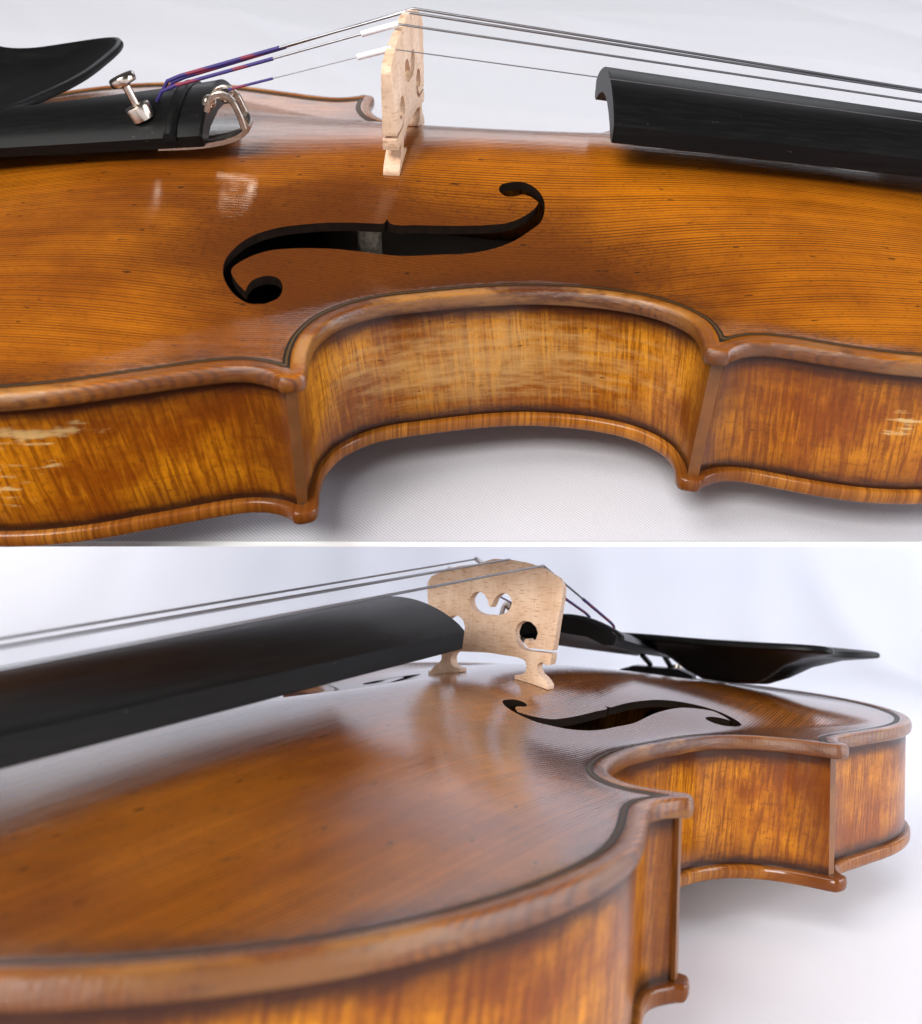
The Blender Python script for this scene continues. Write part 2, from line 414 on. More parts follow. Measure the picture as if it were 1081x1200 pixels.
def tube(name, path, radius, mat, parent, seg=10, smooth=50):
    P = np.asarray(path, float); n = len(P)
    R = np.full(n, radius) if np.isscalar(radius) else np.asarray(radius, float)
    T = np.gradient(P, axis=0); T /= np.linalg.norm(T, axis=1)[:, None]
    ref = np.array([0, 0, 1.0]) if abs(T[0][2]) < 0.9 else np.array([1.0, 0, 0])
    vs = []; uv = []; acc = 0
    for i in range(n):
        if i: acc += np.linalg.norm(P[i] - P[i - 1])
        s_ = np.cross(T[i], ref); s_ /= np.linalg.norm(s_); u_ = np.cross(s_, T[i]); ref = u_
        for j in range(seg):
            a = 2 * math.pi * j / seg
            vs.append(P[i] + R[i] * (math.cos(a) * s_ + math.sin(a) * u_)); uv.append((acc, j / seg))
    fs = [(i * seg + j, i * seg + (j + 1) % seg, (i + 1) * seg + (j + 1) % seg, (i + 1) * seg + j) for i in range(n - 1) for j in range(seg)]
    fs.append(tuple(range(seg - 1, -1, -1))); fs.append(tuple((n - 1) * seg + j for j in range(seg)))
    return mesh_obj(name, vs, fs, mat, parent, uv, smooth)
def loft(name, sections, mat, parent, closed=True, smooth=35):
    """sections: lists of equal length of 3-D points, rings"""
    n = len(sections[0]); vs = [p for s_ in sections for p in s_]
    fs = [(i * n + j, i * n + (j + 1) % n, (i + 1) * n + (j + 1) % n, (i + 1) * n + j) for i in range(len(sections) - 1) for j in range(n)]
    fs.append(tuple(range(n - 1, -1, -1))); fs.append(tuple((len(sections) - 1) * n + j for j in range(n)))
    return mesh_obj(name, vs, fs, mat, parent, None, smooth)
def fix_normals(o):
    bm = bmesh.new(); bm.from_mesh(o.data); bmesh.ops.recalc_face_normals(bm, faces=bm.faces); bm.to_mesh(o.data); bm.free()
    return o

# ------------------------------------------------------------------ the setting: two cloths
def grid_obj(name, xs, ys, zf, mat, M4=None, solid=None):
    nx, ny = len(xs), len(ys)
    vs = [r if isinstance(r, tuple) else (x, y, r) for y in ys for x in xs for r in (zf(x, y),)]
    fs = [(j * nx + i, j * nx + i + 1, (j + 1) * nx + i + 1, (j + 1) * nx + i) for j in range(ny - 1) for i in range(nx - 1)]
    o = mesh_obj(name, vs, fs, mat, None, None, 60)
    if M4: o.matrix_world = M4
    return o
BZ = -46.9                                    # lowest point of the arched back
def edge_y(x): return -87.0 + 0.0323 * (x + 91.0)
def fold(x, y, k):
    r = 0
    for (a, w, ang, ph) in k: r += a * math.sin((x * math.cos(ang) + y * math.sin(ang)) / w + ph + 0.6 * math.sin((x - y) / 90 + ph))
    return r
FA = [(1.0, 26, 1.1, 0.3), (0.5, 12, 0.75, 1.9), (1.2, 60, 1.35, 2.2)]
FA2 = [(4.0, 26, 0.85, 0.4), (1.6, 13, 1.1, 2.0), (5.0, 58, 1.3, 1.1)]
def za(x, y):
    e = y - edge_y(x)
    k = min(1, max(0, (e - 1) / 45)); far = float(sstep(110, 230, y))
    r2 = (x / 75) ** 2 + (y / 55) ** 2
    f = (fold(x, y, FA) + 2.2) * 0.55 * k * (1 - math.exp(-r2 * 0.5)) * (1 - far) + far * (fold(x, y, FA2) + 8.5) * 0.6
    cr = 0
    for (a_, w_, an, ph) in ((1.5, 47, 0.55, 0.2), (1.0, 33, 1.25, 1.4)): cr += a_ * (1 - abs(math.sin((x * math.cos(an) + y * math.sin(an)) / w_ + ph + 0.8 * math.sin((x + 0.6 * y) / 110)))) ** 4
    return BZ - 0.35 + max(f, 0) + cr * k * (1 - math.exp(-r2 * 0.25)) * (0.5 + 1.3 * far)
ts = np.r_[0, 0.6, 1.5, 3, 5, 8, np.linspace(12, 160, 75), np.linspace(166, 700, 80)]
def za_pt(x, t): return (x, edge_y(x) + t, za(x, edge_y(x) + t))
xs = np.linspace(-460, 460, 220)
cloth_a = grid_obj('cloth', xs, ts, za_pt, 'cloth', MA)
cloth_a['kind'] = 'structure'; cloth_a['label'] = 'white twill cloth on the slope under the upper violin'
# thin white board carrying the upper cloth; its front edge is the white line between the two violins
bt = BZ - 0.75
vs = []
for (z, t0) in ((bt, -1.5), (bt - 6.0, 5.6)):
    for (x, t) in ((-462, t0), (462, t0), (462, 712), (-462, 712)): vs.append((x, edge_y(x) + t, z))
board = mesh_obj('display_board', vs, [(0, 1, 2, 3), (7, 6, 5, 4), (0, 4, 5, 1), (1, 5, 6, 2), (2, 6, 7, 3), (3, 7, 4, 0)], 'board', None, None, 0)
board.matrix_world = MA
board['label'] = 'thin white sloping board whose bright front edge divides the picture'
board['category'] = 'board'
FB_ = [(1.2, 34, 0.2, 0.3), (0.6, 19, 0.5, 1.7), (3.0, 95, -0.1, 2.2)]
PB = (MB @ Vector((0, 0, -46.6 * S))) * 1000       # where the lower violin's back touches its cloth
NBv = MB.to_3x3() @ Vector((0, 0, 1))
def zb(x, y):
    base = PB.z - 0.5 - (NBv.x * (max(-300, min(x, 300)) - PB.x) + NBv.y * (min(y, 1000) - PB.y)) / NBv.z
    f = (fold(x, y, FB_) - 3.0) * 0.6 * (1 - math.exp(-(((x - 40) / 170) ** 2 + ((y - 300) / 170) ** 2)))
    for (a_, w_, an, ph) in ((5.0, 90, 0.12, 0.5), (3.0, 61, -0.2, 1.9)): f += a_ * (1 - abs(math.sin((x * math.cos(an) + y * math.sin(an)) / w_ + ph + 0.7 * math.sin(y / 260)))) ** 4 * float(sstep(520, 900, y))
    if y <= 1000: return (x, y, base + f)
    a = (y - 1000) / 250.0
    if a < math.pi / 2: return (x, 1000 + 250 * math.sin(a), base + 250 * (1 - math.cos(a)) + f)
    return (x, 1250 + 1.5 * f, base + 250 + (a - math.pi / 2) * 250 + f)
cloth_b = grid_obj('backdrop_cloth', np.linspace(-1300, 1300, 150), np.linspace(-500, 2000, 170), zb, 'cloth_back')
cloth_b['kind'] = 'structure'; cloth_b['label'] = 'white sheet under and behind the lower violin'

# ------------------------------------------------------------------ body outline (half, bass side, x towards the neck, origin at the bridge)
UP = [(205, 0), (204.4, 12), (202.3, 25), (198.5, 36.5), (193.8, 45), (186, 55), (176, 64), (165, 71.5), (153, 77), (140, 81), (128, 83.2), (117, 84), (108, 83.5), (99, 81.7), (91, 79.4), (84.5, 77.4), (79.5, 76.6), (76, 77.3), (73.4, 78.8), (72, 79.8)]
UTIP = [(72, 79.8), (71.6, 80.5), (70.9, 81.0), (69, 80.9), (67.2, 80.4), (66.3, 79.6), (66, 78.2)]
CB_ = [(66, 78.2), (66.4, 73.2), (65.6, 68.2), (62.2, 63.3), (56.4, 59.2), (48.8, 56.6), (40.5, 55.3), (31.5, 55), (22.5, 56.2), (14.5, 58), (7, 60), (-1.5, 62.6), (-7.3, 66), (-12.2, 71.2), (-15, 78), (-15.7, 84.5), (-15.2, 91.5)]
LTIP = [(-15.2, 91.5), (-15.3, 93.6), (-15.9, 94.6), (-17.6, 95.5), (-19.6, 95.9), (-20.5, 95.6), (-21, 94.7)]
LO = [(-21, 94.7), (-23.6, 93.2), (-27, 92.2), (-31, 92.3), (-37, 93.9), (-43, 96), (-51, 98.8), (-58, 101.3), (-65, 103.3), (-73, 104.8), (-83, 105.3), (-94, 104), (-105, 100.3), (-117, 93.5), (-129, 83), (-140, 68), (-148, 50), (-153, 32), (-155.5, 16), (-156, 0)]
cU, cUT, cC, cLT, cL = [resample(catmull(k, 0.5), st) for k, st in ((UP, 1.1), (UTIP, 0.6), (CB_, 1.0), (LTIP, 0.6), (LO, 1.1))]
half = np.vstack([cU[:-1], cUT[:-1], cC[:-1], cLT[:-1], cL])
mir = half[1:-1][::-1] * [1, -1]
OUT = np.vstack([half, mir])                     # goes neck -> bass side -> tail -> treble side
WX = [-150,-146,-137,-122,-104,-84,-66,-50,-36,-22,-10,5,20,33,46,58,70,85,105,122,145,165,182,193,198]
WY = [0,40,66,86,96,98.5,93,83,74,67,60.5,54.5,50.5,49,50.5,55.5,62,70,77,77,71,62,46,28,0]
WXs = np.linspace(-150, 198, 349); WYs = pchip(WX, WY, WXs)
kk = np.exp(-0.5 * (np.arange(-12, 13) / 4.5) ** 2); kk /= kk.sum()
mid_ = np.convolve(np.pad(WYs, 12, mode='edge'), kk, 'valid')
bl = sstep(-145, -123, WXs) * (1 - sstep(172, 192, WXs)); WYs = WYs * (1 - bl) + mid_ * bl
ZC = 3.2
def arch(x, y, H=17.2):
    x = np.asarray(x, float); y = np.abs(np.asarray(y, float))
    w = np.maximum(np.interp(x, WXs, WYs), 1e-3); t = np.clip(y / w, 0, 1)
    s_ = np.where(x < 5, (5 - x) / 155., (x - 5) / 193.); s_ = np.clip(s_, 0, 1)
    return ZC + H * np.maximum(1 - s_ ** 2.4, 0) ** 1.25 * (1 - t * t) ** 1.6
def z_top(x, y, d, H=17.2):
    roll = 1.7 + (ZC + 0.5 - 1.7) * np.clip(1 - ((1.35 - np.minimum(d, 1.35)) / 1.35) ** 2.4, 0, 1) ** (1 / 2.2)
    crown = np.where(d < 1.35, roll, ZC + 0.5 * (1 - sstep(2.0, 6.0, d)))
    return crown + (arch(x, y, H) - ZC) * sstep(1.5, 6.0, d)
def z_bot(x, y, d, H=17.2):
    r = 1.7 * (1 - np.clip(1 - (1 - np.minimum(d, 0.7) / 0.7) ** 2.3, 0, 1) ** 0.46)
    return np.where(d < 0.7, r, np.maximum(0, arch(x, y, H) - 2.1) * sstep(3.2, 8, d))
FH = np.array([(-27.9, 65.0), (-31.5, 65.3), (-35.0, 62.8), (-37.6, 58.7), (-38.2, 55.8), (-38.0, 52.7), (-36.0, 48.2), (-32.8, 44.5), (-27.8, 41.5), (-21.9, 39.5), (-16.7, 38.1), (-11.3, 37.1), (-6.6, 36.5), (-3.5, 36.0), (-2.8, 34.7), (-1.8, 35.9), (5.1, 35.2), (13.0, 34.3), (21.0, 33.2), (26.6, 32.0), (30.7, 29.7), (33.2, 27.3), (33.8, 26.0), (32.0, 24.5), (30.0, 23.9), (27.5, 24.7), (25.5, 24.6), (24.1, 23.0), (24.7, 21.2), (27.2, 20.2), (30.5, 20.1), (33.3, 21.9), (35.0, 24.8), (35.3, 27.6), (34.3, 31.4), (31.4, 34.1), (27.4, 37.1), (22.6, 39.5), (17.1, 41.3), (9.3, 42.8), (1.5, 44.4), (-4.6, 44.9), (-8.4, 45.0), (-13.8, 45.4), (-19.0, 46.2), (-24.2, 47.3), (-28.5, 48.6), (-32.0, 50.6), (-34.6, 53.0), (-36.2, 55.2), (-36.3, 56.6), (-34.9, 59.2), (-32.5, 61.8), (-32.2, 59.9), (-31.2, 57.9), (-28.3, 56.2), (-26.0, 56.5), (-24.7, 58.8), (-25.2, 62.4)])
def fhole():
    p = np.vstack([FH, FH[:1]])
    tip = [14, 22, 52]                            # keep the nick and the two wing tips crisp
    idx = [0] + tip + [len(p) - 1]; out = []
    for a, b_ in zip(idx[:-1], idx[1:]): out.append(resample(catmull(p[a:b_ + 1], 0.3), 0.7)[:-1])
    return np.vstack(out)
FHB = fhole(); FHT = FHB * [1, -1]

def make_plate(name, parent, holes, H, mats, back=False):
    N = np.roll(OUT, -1, 0) - np.roll(OUT, 1, 0); N = np.stack([-N[:, 1], N[:, 0]], 1)
    N /= np.linalg.norm(N, axis=1)[:, None]
    if not inside(OUT, (OUT[20] + N[20] * 2)[None])[0]: N = -N
    pts = [OUT]; edges = [(i, (i + 1) % len(OUT)) for i in range(len(OUT))]; base = len(OUT)
    for off in (0.14, 0.4, 0.75, 1.15, 1.65, 2.3, 2.9, 3.5, 4.3, 5.1, 5.8, 6.6):
        p = OUT + N * off
        dd = seg_dist(OUT, p); ok = (np.abs(dd - off) < 0.02 + 0.012 * off) & inside(OUT, p)
        if off in (3.5, 5.1):
            idx = np.full(len(p), -1); idx[ok] = base + np.arange(ok.sum())
            for i in range(len(p)):
                j = (i + 1) % len(p)
                if idx[i] >= 0 and idx[j] >= 0 and np.linalg.norm(p[i] - p[j]) > 0.05: edges.append((int(idx[i]), int(idx[j])))
        pts.append(p[ok]); base += int(ok.sum())
    for h in holes:
        n = len(h); pts.append(h); edges += [(base + i, base + (i + 1) % n) for i in range(n)]; base += n
    g = []
    for j, y in enumerate(np.arange(-104, 104.1, 1.75)):
        for x in np.arange(-152, 218, 2.0): g.append((x + (j % 2) * 1.0, y))
    g = np.array(g); g = g[inside(OUT, g)]; g = g[seg_dist(OUT, g) > 7.4]
    for h in holes:
        g = g[~inside(h, g)]; near = seg_dist(h, g) > 0.7; g = g[near]
    pts.append(g); P = np.vstack(pts)
    V, E, F, _, _, _ = delaunay_2d_cdt([Vector((float(a), float(b_))) for a, b_ in P], edges, [], 0, 1e-5)
    V = np.array([(v.x, v.y) for v in V]); F = np.array([f for f in F if len(f) == 3])
    c = V[F].mean(1); keep = inside(OUT, c)
    for h in holes: keep &= ~inside(h, c)
    F = F[keep]; c = c[keep]
    d = seg_dist(OUT, V); d[d < 1e-4] = 0
    zt = z_top(V[:, 0], V[:, 1], d, H); zb_ = z_bot(V[:, 0], V[:, 1], d, H)
    zb_ = np.minimum(zb_, zt - np.where(d > 0, 0.02, 0))
    n = len(V)
    # orientation
    a = V[F]; cr = (a[:, 1, 0]-a[:, 0, 0])*(a[:, 2, 1]-a[:, 0, 1])-(a[:, 1, 1]-a[:, 0, 1])*(a[:, 2, 0]-a[:, 0, 0])
    F[cr < 0] = F[cr < 0][:, ::-1]
    bot = np.where(d == 0, np.arange(n), np.arange(n) + n)
    # boundary edges of holes -> walls
    from collections import defaultdict
    cnt = defaultdict(int)
    for f in F:
        for k in range(3): cnt[(int(f[k]), int(f[(k + 1) % 3]))] += 1
    walls = []
    for (i, j) in cnt:
        if (j, i) not in cnt and not (d[i] == 0 and d[j] == 0): walls.append((j, i, int(bot[i]), int(bot[j])))
    faces = [tuple(int(q) for q in f) for f in F] + [tuple(int(bot[q]) for q in f[::-1]) for f in F] + walls
    inn = d[F].mean(1) > 3.0
    fm = np.r_[np.zeros(len(F), int), np.where(inn, 1, 0), np.full(len(walls), 2, int)]
    verts = np.vstack([np.c_[V, zt], np.c_[V, zb_]])
    dt = np.r_[d, np.where(d < 3, d * 0.35, d)]
    arc = np.r_[V[:, 0] * 0.8 + V[:, 1] * 0.6, V[:, 0] * 0.8 + V[:, 1] * 0.6]
    uv = np.c_[arc, np.r_[np.full(n, 12.0), np.full(n, 12.0)]] if back else None
    if back:
        verts[:, 2] = -30.0 - verts[:, 2]; faces = [f[::-1] for f in faces]
        uv = np.c_[verts[:, 0], 14 + 0 * verts[:, 1]]
    o = mesh_obj(name, verts, faces, mats, parent, uv, 50, fm, dt)
    # inlaid purfling: the band of triangles between its two contour lines, lifted by a hair
    dc = seg_dist(OUT, c); pf = F[(dc > 3.5) & (dc < 5.1)]
    used = np.unique(pf); mp = -np.ones(n, int); mp[used] = np.arange(len(used))
    pv = np.c_[V[used], zt[used] + 0.035]
    if back: pv[:, 2] = -30 - pv[:, 2]
    mesh_obj('purfling', pv, [tuple(int(q) for q in (mp[f][::-1] if back else mp[f])) for f in pf], 'purfling', o, None, 60, None, d[used])
    return o

def offset_curve(cv, off, ref):
    T = np.gradient(cv, axis=0); T /= np.linalg.norm(T, axis=1)[:, None]
    Nn = np.stack([-T[:, 1], T[:, 0]], 1)
    if ((ref - cv[len(cv) // 2]) @ Nn[len(cv) // 2]) < 0: Nn = -Nn
    return cv + Nn * off
def taper_off(cv):
    # ribs sit 1.7 mm inside the plate edge and draw together at the corner tips
    L = np.r_[0, np.cumsum(np.linalg.norm(np.diff(cv, axis=0), axis=1))]
    k = np.zeros(len(cv))
    for end, dist in ((0, L), (-1, L[-1] - L)):
        if abs(cv[end, 1]) > 40: k = np.maximum(k, 1 - sstep(0, 9.0, dist))
    return 1.7 + 0.75 * k
def make_rib(name, cv, ref, side, mat, parent, u0):
    of = taper_off(cv)[:, None]
    o_ = offset_curve(cv, of, ref); i_ = offset_curve(cv, of + 1.2, ref)
    o_[:, 1] *= side; i_[:, 1] *= side
    n = len(o_); zs = [0.0, -0.8, -1.8, -3.5, -6, -10, -15, -20, -24, -26.5, -28.2, -29.2, -30.0]
    L = np.r_[0, np.cumsum(np.linalg.norm(np.diff(o_, axis=0), axis=1))] + u0
    vs = []; uv = []
    for z in zs:
        for k in range(n): vs.append((o_[k, 0], o_[k, 1], z)); uv.append((L[k], -z))
    m = len(zs)
    fs = [(j * n + k, j * n + k + 1, (j + 1) * n + k + 1, (j + 1) * n + k) for j in range(m - 1) for k in range(n - 1)]
    b0 = len(vs)
    for z in (0.0, -30.0):
        for k in range(n): vs.append((i_[k, 0], i_[k, 1], z)); uv.append((L[k], -z))
    fs += [(b0 + k + 1, b0 + k, b0 + n + k, b0 + n + k + 1) for k in range(n - 1)]
    for k in (0, n - 1):
        ring = [j * n + k for j in range(m)] + [b0 + n + k, b0 + k]
        fs.append(tuple(ring))
    if side < 0: fs = [f[::-1] for f in fs]
    o = mesh_obj(name, vs, fs, mat, parent, uv, 40)
    return fix_normals(o)

# ------------------------------------------------------------------ the violin
def make_top(root, H):
    return make_plate('top_plate', root, [FHB, FHT], H, ['spruce', 'inside', 'fwall'])
def make_bridge(root, H):
    # bridge: a plate with feet, waist cut-outs and heart, tapering upwards
    bz = float(arch(0, 16.5, H)) ; ks = (48.4 - bz) / 31.5      # the crown carries the strings at the same height
    outl = [(20.6, 0.0), (20.8, 0.8), (19.6, 1.9), (17.6, 2.9), (16.7, 4.0), (16.9, 5.2), (18.2, 6.0), (19.6, 5.2), (20.9, 5.4), (21.3, 6.6), (21.5, 8.3), (13.0, 8.4), (11.0, 9.0), (9.2, 10.8), (8.7, 12.8), (9.6, 14.8), (11.6, 15.9), (14.0, 15.7), (15.8, 14.6), (16.6, 13.0), (16.0, 11.4), (14.4, 10.7), (13.3, 11.4), (12.3, 11.2), (12.3, 10.1), (13.6, 9.05), (21.6, 9.0), (22.7, 16), (23.8, 22.0), (24.0, 25.0), (22.6, 27.0), (16.9, 29.6)]
    crown = [(11, 30.8), (5.7, 31.4), (0, 31.5)]
    R_ = outl + crown
    Lf = [(-y, z if z < 20 else z - 1.5 * (z - 20) / 12 * (1 if y > 3 else y / 3)) for (y, z) in R_[::-1][1:]]
    arch_in = [(-9.6, 0.05), (-9.6, 1.2), (-12.0, 1.9), (-13.2, 3.0), (-13.4, 4.6), (-12.6, 6.0), (-10, 6.5), (0, 6.9), (10, 6.5), (12.6, 6.0), (13.4, 4.6), (13.2, 3.0), (12.0, 1.9), (9.6, 1.2), (9.6, 0.05)]
    poly = np.array(R_ + Lf + arch_in)
    poly = resample(np.vstack([poly, poly[:1]]), 0.45)[:-1]
    def blob(pts): return resample(catmull(pts + pts[:1], 0.2), 0.45)[:-1]
    heart = blob([(y_, z_ - 3.4) for y_, z_ in ((0, 20.1), (3.5, 20.3), (6.4, 21.6), (7.4, 23.6), (6.2, 25.6), (3.8, 26.0), (1.7, 24.8), (0.6, 22.9), (0, 22.1), (-0.6, 22.9), (-1.7, 24.8), (-3.8, 26.0), (-6.2, 25.6), (-7.4, 23.6), (-6.4, 21.6), (-3.5, 20.3))])
    def slab(name, poly, holes, xf, matn, parent, zo):
        pts = [poly] + holes; edges = []; base = 0
        for h in pts:
            n = len(h); edges += [(base + i, base + (i + 1) % n) for i in range(n)]; base += n
        lo_, hi_ = poly.min(0), poly.max(0)
        g = np.array([(a + (j % 2) * .7, b_) for j, b_ in enumerate(np.arange(lo_[1], hi_[1], 1.3)) for a in np.arange(lo_[0], hi_[0], 1.4)])
        g = g[inside(poly, g)]; g = g[seg_dist(poly, g) > 0.6]
        for h in holes: g = g[~inside(h, g)]; g = g[seg_dist(h, g) > 0.6]
        P = np.vstack(pts + [g])
        V, E, F, _, _, _ = delaunay_2d_cdt([Vector((float(a), float(b_))) for a, b_ in P], edges, [], 0, 1e-5)
        V = np.array([(v.x, v.y) for v in V]); F = np.array([f for f in F if len(f) == 3]); c = V[F].mean(1)
        keep = inside(poly, c)
        for h in holes: keep &= ~inside(h, c)
        F = F[keep]; n = len(V)
        db = seg_dist(poly, V)
        a0 = np.array([xf(z) for z in V[:, 1]])
        rnd = 0.25 * (1 - np.clip(db / 0.5, 0, 1)) ** 2
        # the feet follow the arch of the top
        zz = V[:, 1] * ks + zo
        foot = np.clip(1 - V[:, 1] / 4.0, 0, 1)
        zarch = arch(np.zeros(n), V[:, 0], H) 
        zz = zz + foot * (zarch + 0.02 - zo)
        tw_ = 0.118 * V[:, 0]                     # the bridge stands slightly askew
        v1 = np.c_[a0[:, 0] + rnd + tw_, V[:, 0], zz]; v2 = np.c_[a0[:, 1] - rnd + tw_, V[:, 0], zz]
        fs = [tuple(int(q) for q in f) for f in F] + [tuple(int(q) + n for q in f[::-1]) for f in F]
        es = {}
        for f in F:
            for k in range(3): es[(int(f[k]), int(f[(k + 1) % 3]))] = 1
        fs += [(j, i, i + n, j + n) for (i, j) in es if (j, i) not in es]
        return fix_normals(mesh_obj(name, np.vstack([v1, v2]), fs, matn, parent, None, 40))
    def bx(z):
        t = z / 35.0
        return (-2.3 + 1.0 * t, 2.2 - 1.6 * t ** 1.2)
    br = slab('bridge', poly, [heart], bx, 'bridge', root, bz)
    return br

def make_violin(H):
    root = bpy.data.objects.new('violin', None); COL.objects.link(root)
    make_top(root, H)
    back = make_plate('back_plate', root, [], 13.4, ['maple_back', 'inside', 'inside'], back=True)
    for sd in (1, -1):
        up = np.vstack([cU[cU[:, 0] < 203.4], cUT[1:2]])
        up = up[~((up[:, 0] < 74) & (up[:, 1] > 80.2))]
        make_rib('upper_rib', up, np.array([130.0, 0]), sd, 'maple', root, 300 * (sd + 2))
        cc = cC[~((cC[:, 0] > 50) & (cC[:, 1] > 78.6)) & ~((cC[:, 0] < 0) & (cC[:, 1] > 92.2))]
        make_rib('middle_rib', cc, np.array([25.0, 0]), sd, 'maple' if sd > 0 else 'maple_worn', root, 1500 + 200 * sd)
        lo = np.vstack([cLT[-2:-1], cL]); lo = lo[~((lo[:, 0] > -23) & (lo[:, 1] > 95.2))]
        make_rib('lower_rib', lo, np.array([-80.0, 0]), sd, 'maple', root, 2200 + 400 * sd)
    def joint(pU, pC, sd, nm):
        # the two rib ends meet on a small upright strip at each corner
        ring = np.array([pU[0], pC[0], pC[1], pU[1]]) * [1, sd]
        cz = ring.mean(0); ring = cz + (ring - cz) * 1.04
        vs_ = [(p_[0], p_[1], z) for z in (-0.05, -29.95) for p_ in ring]
        uv_ = [(40 + 3 * k, 0 if z > -1 else 30) for z in (0, -30) for k in range(4)]
        fs_ = [(0, 1, 5, 4), (1, 2, 6, 5), (2, 3, 7, 6), (3, 0, 4, 7), (0, 3, 2, 1), (4, 5, 6, 7)]
        fix_normals(mesh_obj(nm, vs_, fs_, 'cornerwood', root, uv_, 30))
    def ends(cv, ref, k):
        of = taper_off(cv)[:, None]; o_ = offset_curve(cv, of, ref); i_ = offset_curve(cv, of + 2.5, ref); return (o_[k], i_[k])
    for sd in (1, -1):
        joint(ends(up, np.array([130.0, 0]), -1), ends(cc, np.array([25.0, 0]), 0), sd, 'corner_strip')
        joint(ends(lo, np.array([-80.0, 0]), 0), ends(cc, np.array([25.0, 0]), -1), sd, 'corner_strip')
    # sound post
    tube('sound_post', [(-8.2, -22.5, z) for z in np.linspace(-33, 13, 8)], 3.1, 'post', root, 20)

    # fingerboard: arched top, flat sides, hollowed underside
    def fb_sec(x):
        t = (x - 51.0) / (326 - 51.0)
        w = 19.9 + (11.8 - 19.9) * t; zt = 30.5 + (6.3 - 30.5) * t; zb0 = 25.8 + (0.8 - 25.8) * t
        R = 32.0; pts = []
        for k in range(25):
            y = -w + 2 * w * k / 24
            pts.append((x, y * (1.0 if abs(y) < w - .01 else 1), zt + math.sqrt(R * R - y * y) - math.sqrt(R * R - w * w)))
        pts[0] = (x, -w, zt - .35); pts[-1] = (x, w, zt - .35)
        pts.insert(1, (x, -w + 0.25, zt - .02)); pts.insert(-1, (x, w - 0.25, zt - .02))
        pts.append((x, w - .4, zb0 + .3)); pts.append((x, w - .8, zb0))
        hol = 6.0 * (1 - sstep(95, 190, x))
        for k in range(9):
            y = (w - 3.2) * (1 - 2 * k / 8); pts.append((x, y, zb0 + hol * (1 - (y / (w - 3.2 + 1e-6)) ** 2) + (0.0)))
        pts.append((x, -w + .8, zb0)); pts.append((x, -w + .4, zb0 + .3))
        return pts
    xs_ = [51.0, 51.4, 52.1] + list(np.linspace(56, 326, 40))
    secs = [fb_sec(x) for x in xs_]
    c0 = np.array(secs[0]).mean(0)
    secs[0] = [tuple(np.array(p) * [1, .985, 1] + np.array([0, 0, (-.25 if p[2] > 30 else 0)])) for p in secs[0]]
    fb = fix_normals(loft('fingerboard', secs, 'ebony', root, smooth=30))
    # neck, nut, pegbox, scroll
    ns = []
    for x in np.linspace(190, 322, 22):
        t = (x - 190) / 132; tb = (x - 51.0) / 275.0
        zt = 25.8 + (0.8 - 25.8) * tb - 0.02; w = 19.9 + (11.8 - 19.9) * tb - 0.8
        dep = 13.5 + 38 * (1 - sstep(190, 218, x)) + 1.5 * (1 - t)
        dep = min(dep, zt + 31.5); w2 = w if dep < 25 else w * 0.95
        ns.append([(x, w2 * math.cos(a), zt - dep * abs(math.sin(a)) ** 0.9) for a in np.linspace(0, math.pi, 19)] + [(x, -w2 + 2 * w2 * (k + 1) / 6, zt) for k in range(5)])
    nk = fix_normals(loft('neck', ns, 'neckwood', root))
    fix_normals(loft('nut', [[(x, y * 1.0, z) for (y, z) in ((-12, 0.9), (12, 0.9), (12, 7.6), (6, 9.4), (0, 9.9), (-6, 9.4), (-12, 7.6))] for x in (326.4, 327, 330, 331)], 'ebony', nk))
    pb = []
    for x in np.linspace(322, 396, 12):
        t = (x - 322) / 74; w = 12 - 4.5 * t; c_ = -3 - 22 * t; h = 9.5 - 3.0 * t
        pb.append([(x, w * sx, c_ + h * sz) for sx, sz in ((-1, -.7), (-.7, -1), (.7, -1), (1, -.7), (1, 1), (.55, 1), (.5, .6), (-.5, .6), (-.55, 1), (-1, 1))])
    pbx = fix_normals(loft('pegbox', pb, 'neckwood', root))
    th = np.linspace(-0.6, 3.9 * math.pi, 70); rad = 19 * np.exp(-0.105 * th)
    path = [(404 + r * math.cos(math.pi * .5 - a) * 1.0, 0, -30 + r * math.sin(math.pi * .5 - a) * 1.0) for a, r in zip(th, rad)]
    rr_ = np.clip(7.5 * np.exp(-0.11 * th), 1.4, 8)
    secs2 = []
    P = np.array(path); Tn = np.gradient(P, axis=0); Tn /= np.linalg.norm(Tn, axis=1)[:, None]
    for k in range(len(P)):
        n_ = np.array([-Tn[k][2], 0, Tn[k][0]]); r = rr_[k] * 0.62; wy = 8 + 11 * min(1, max(0, (th[k] - 1) / 11))
        secs2.append([tuple(P[k] + n_ * r * sz + np.array([0, wy * sy, 0])) for sy, sz in ((-1, -.8), (-.9, -1), (.9, -1), (1, -.8), (1, .8), (.9, 1), (-.9, 1), (-1, .8))])
    fix_normals(loft('scroll', secs2, 'neckwood', root))
    for (px, sd) in ((338, 1), (354, -1), (368, 1), (382, -1)):
        t = (px - 322) / 74; cz = -3 - 22 * t - 1
        prof = [(-15, 3.0), (12, 3.6), (15, 3.9), (16, 5.2), (18, 4.2), (22, 4.0), (27, 7.5), (34, 9.5), (41, 8.0), (43, 4.0), (44, 1.0)]
        secs3 = [[(px + r * math.cos(a) * (1 if y < 21 else 1.0), sd * y, cz + r * math.sin(a) * (1 if y < 23 else .45)) for a in np.linspace(0, 2 * math.pi, 17)[:-1]] for y, r in prof]
        fix_normals(loft('peg', secs3, 'ebony', root))

    make_bridge(root, H)

    # strings over bridge, down to the tailpiece
    NT = {'E': (-16.65, 44.9, -8.0, 9.2), 'A': (-6.8, 48.0, -2.7, 10.6), 'D': (5.1, 48.2, 2.7, 10.6), 'G': (16.7, 46.7, 8.0, 9.2)}
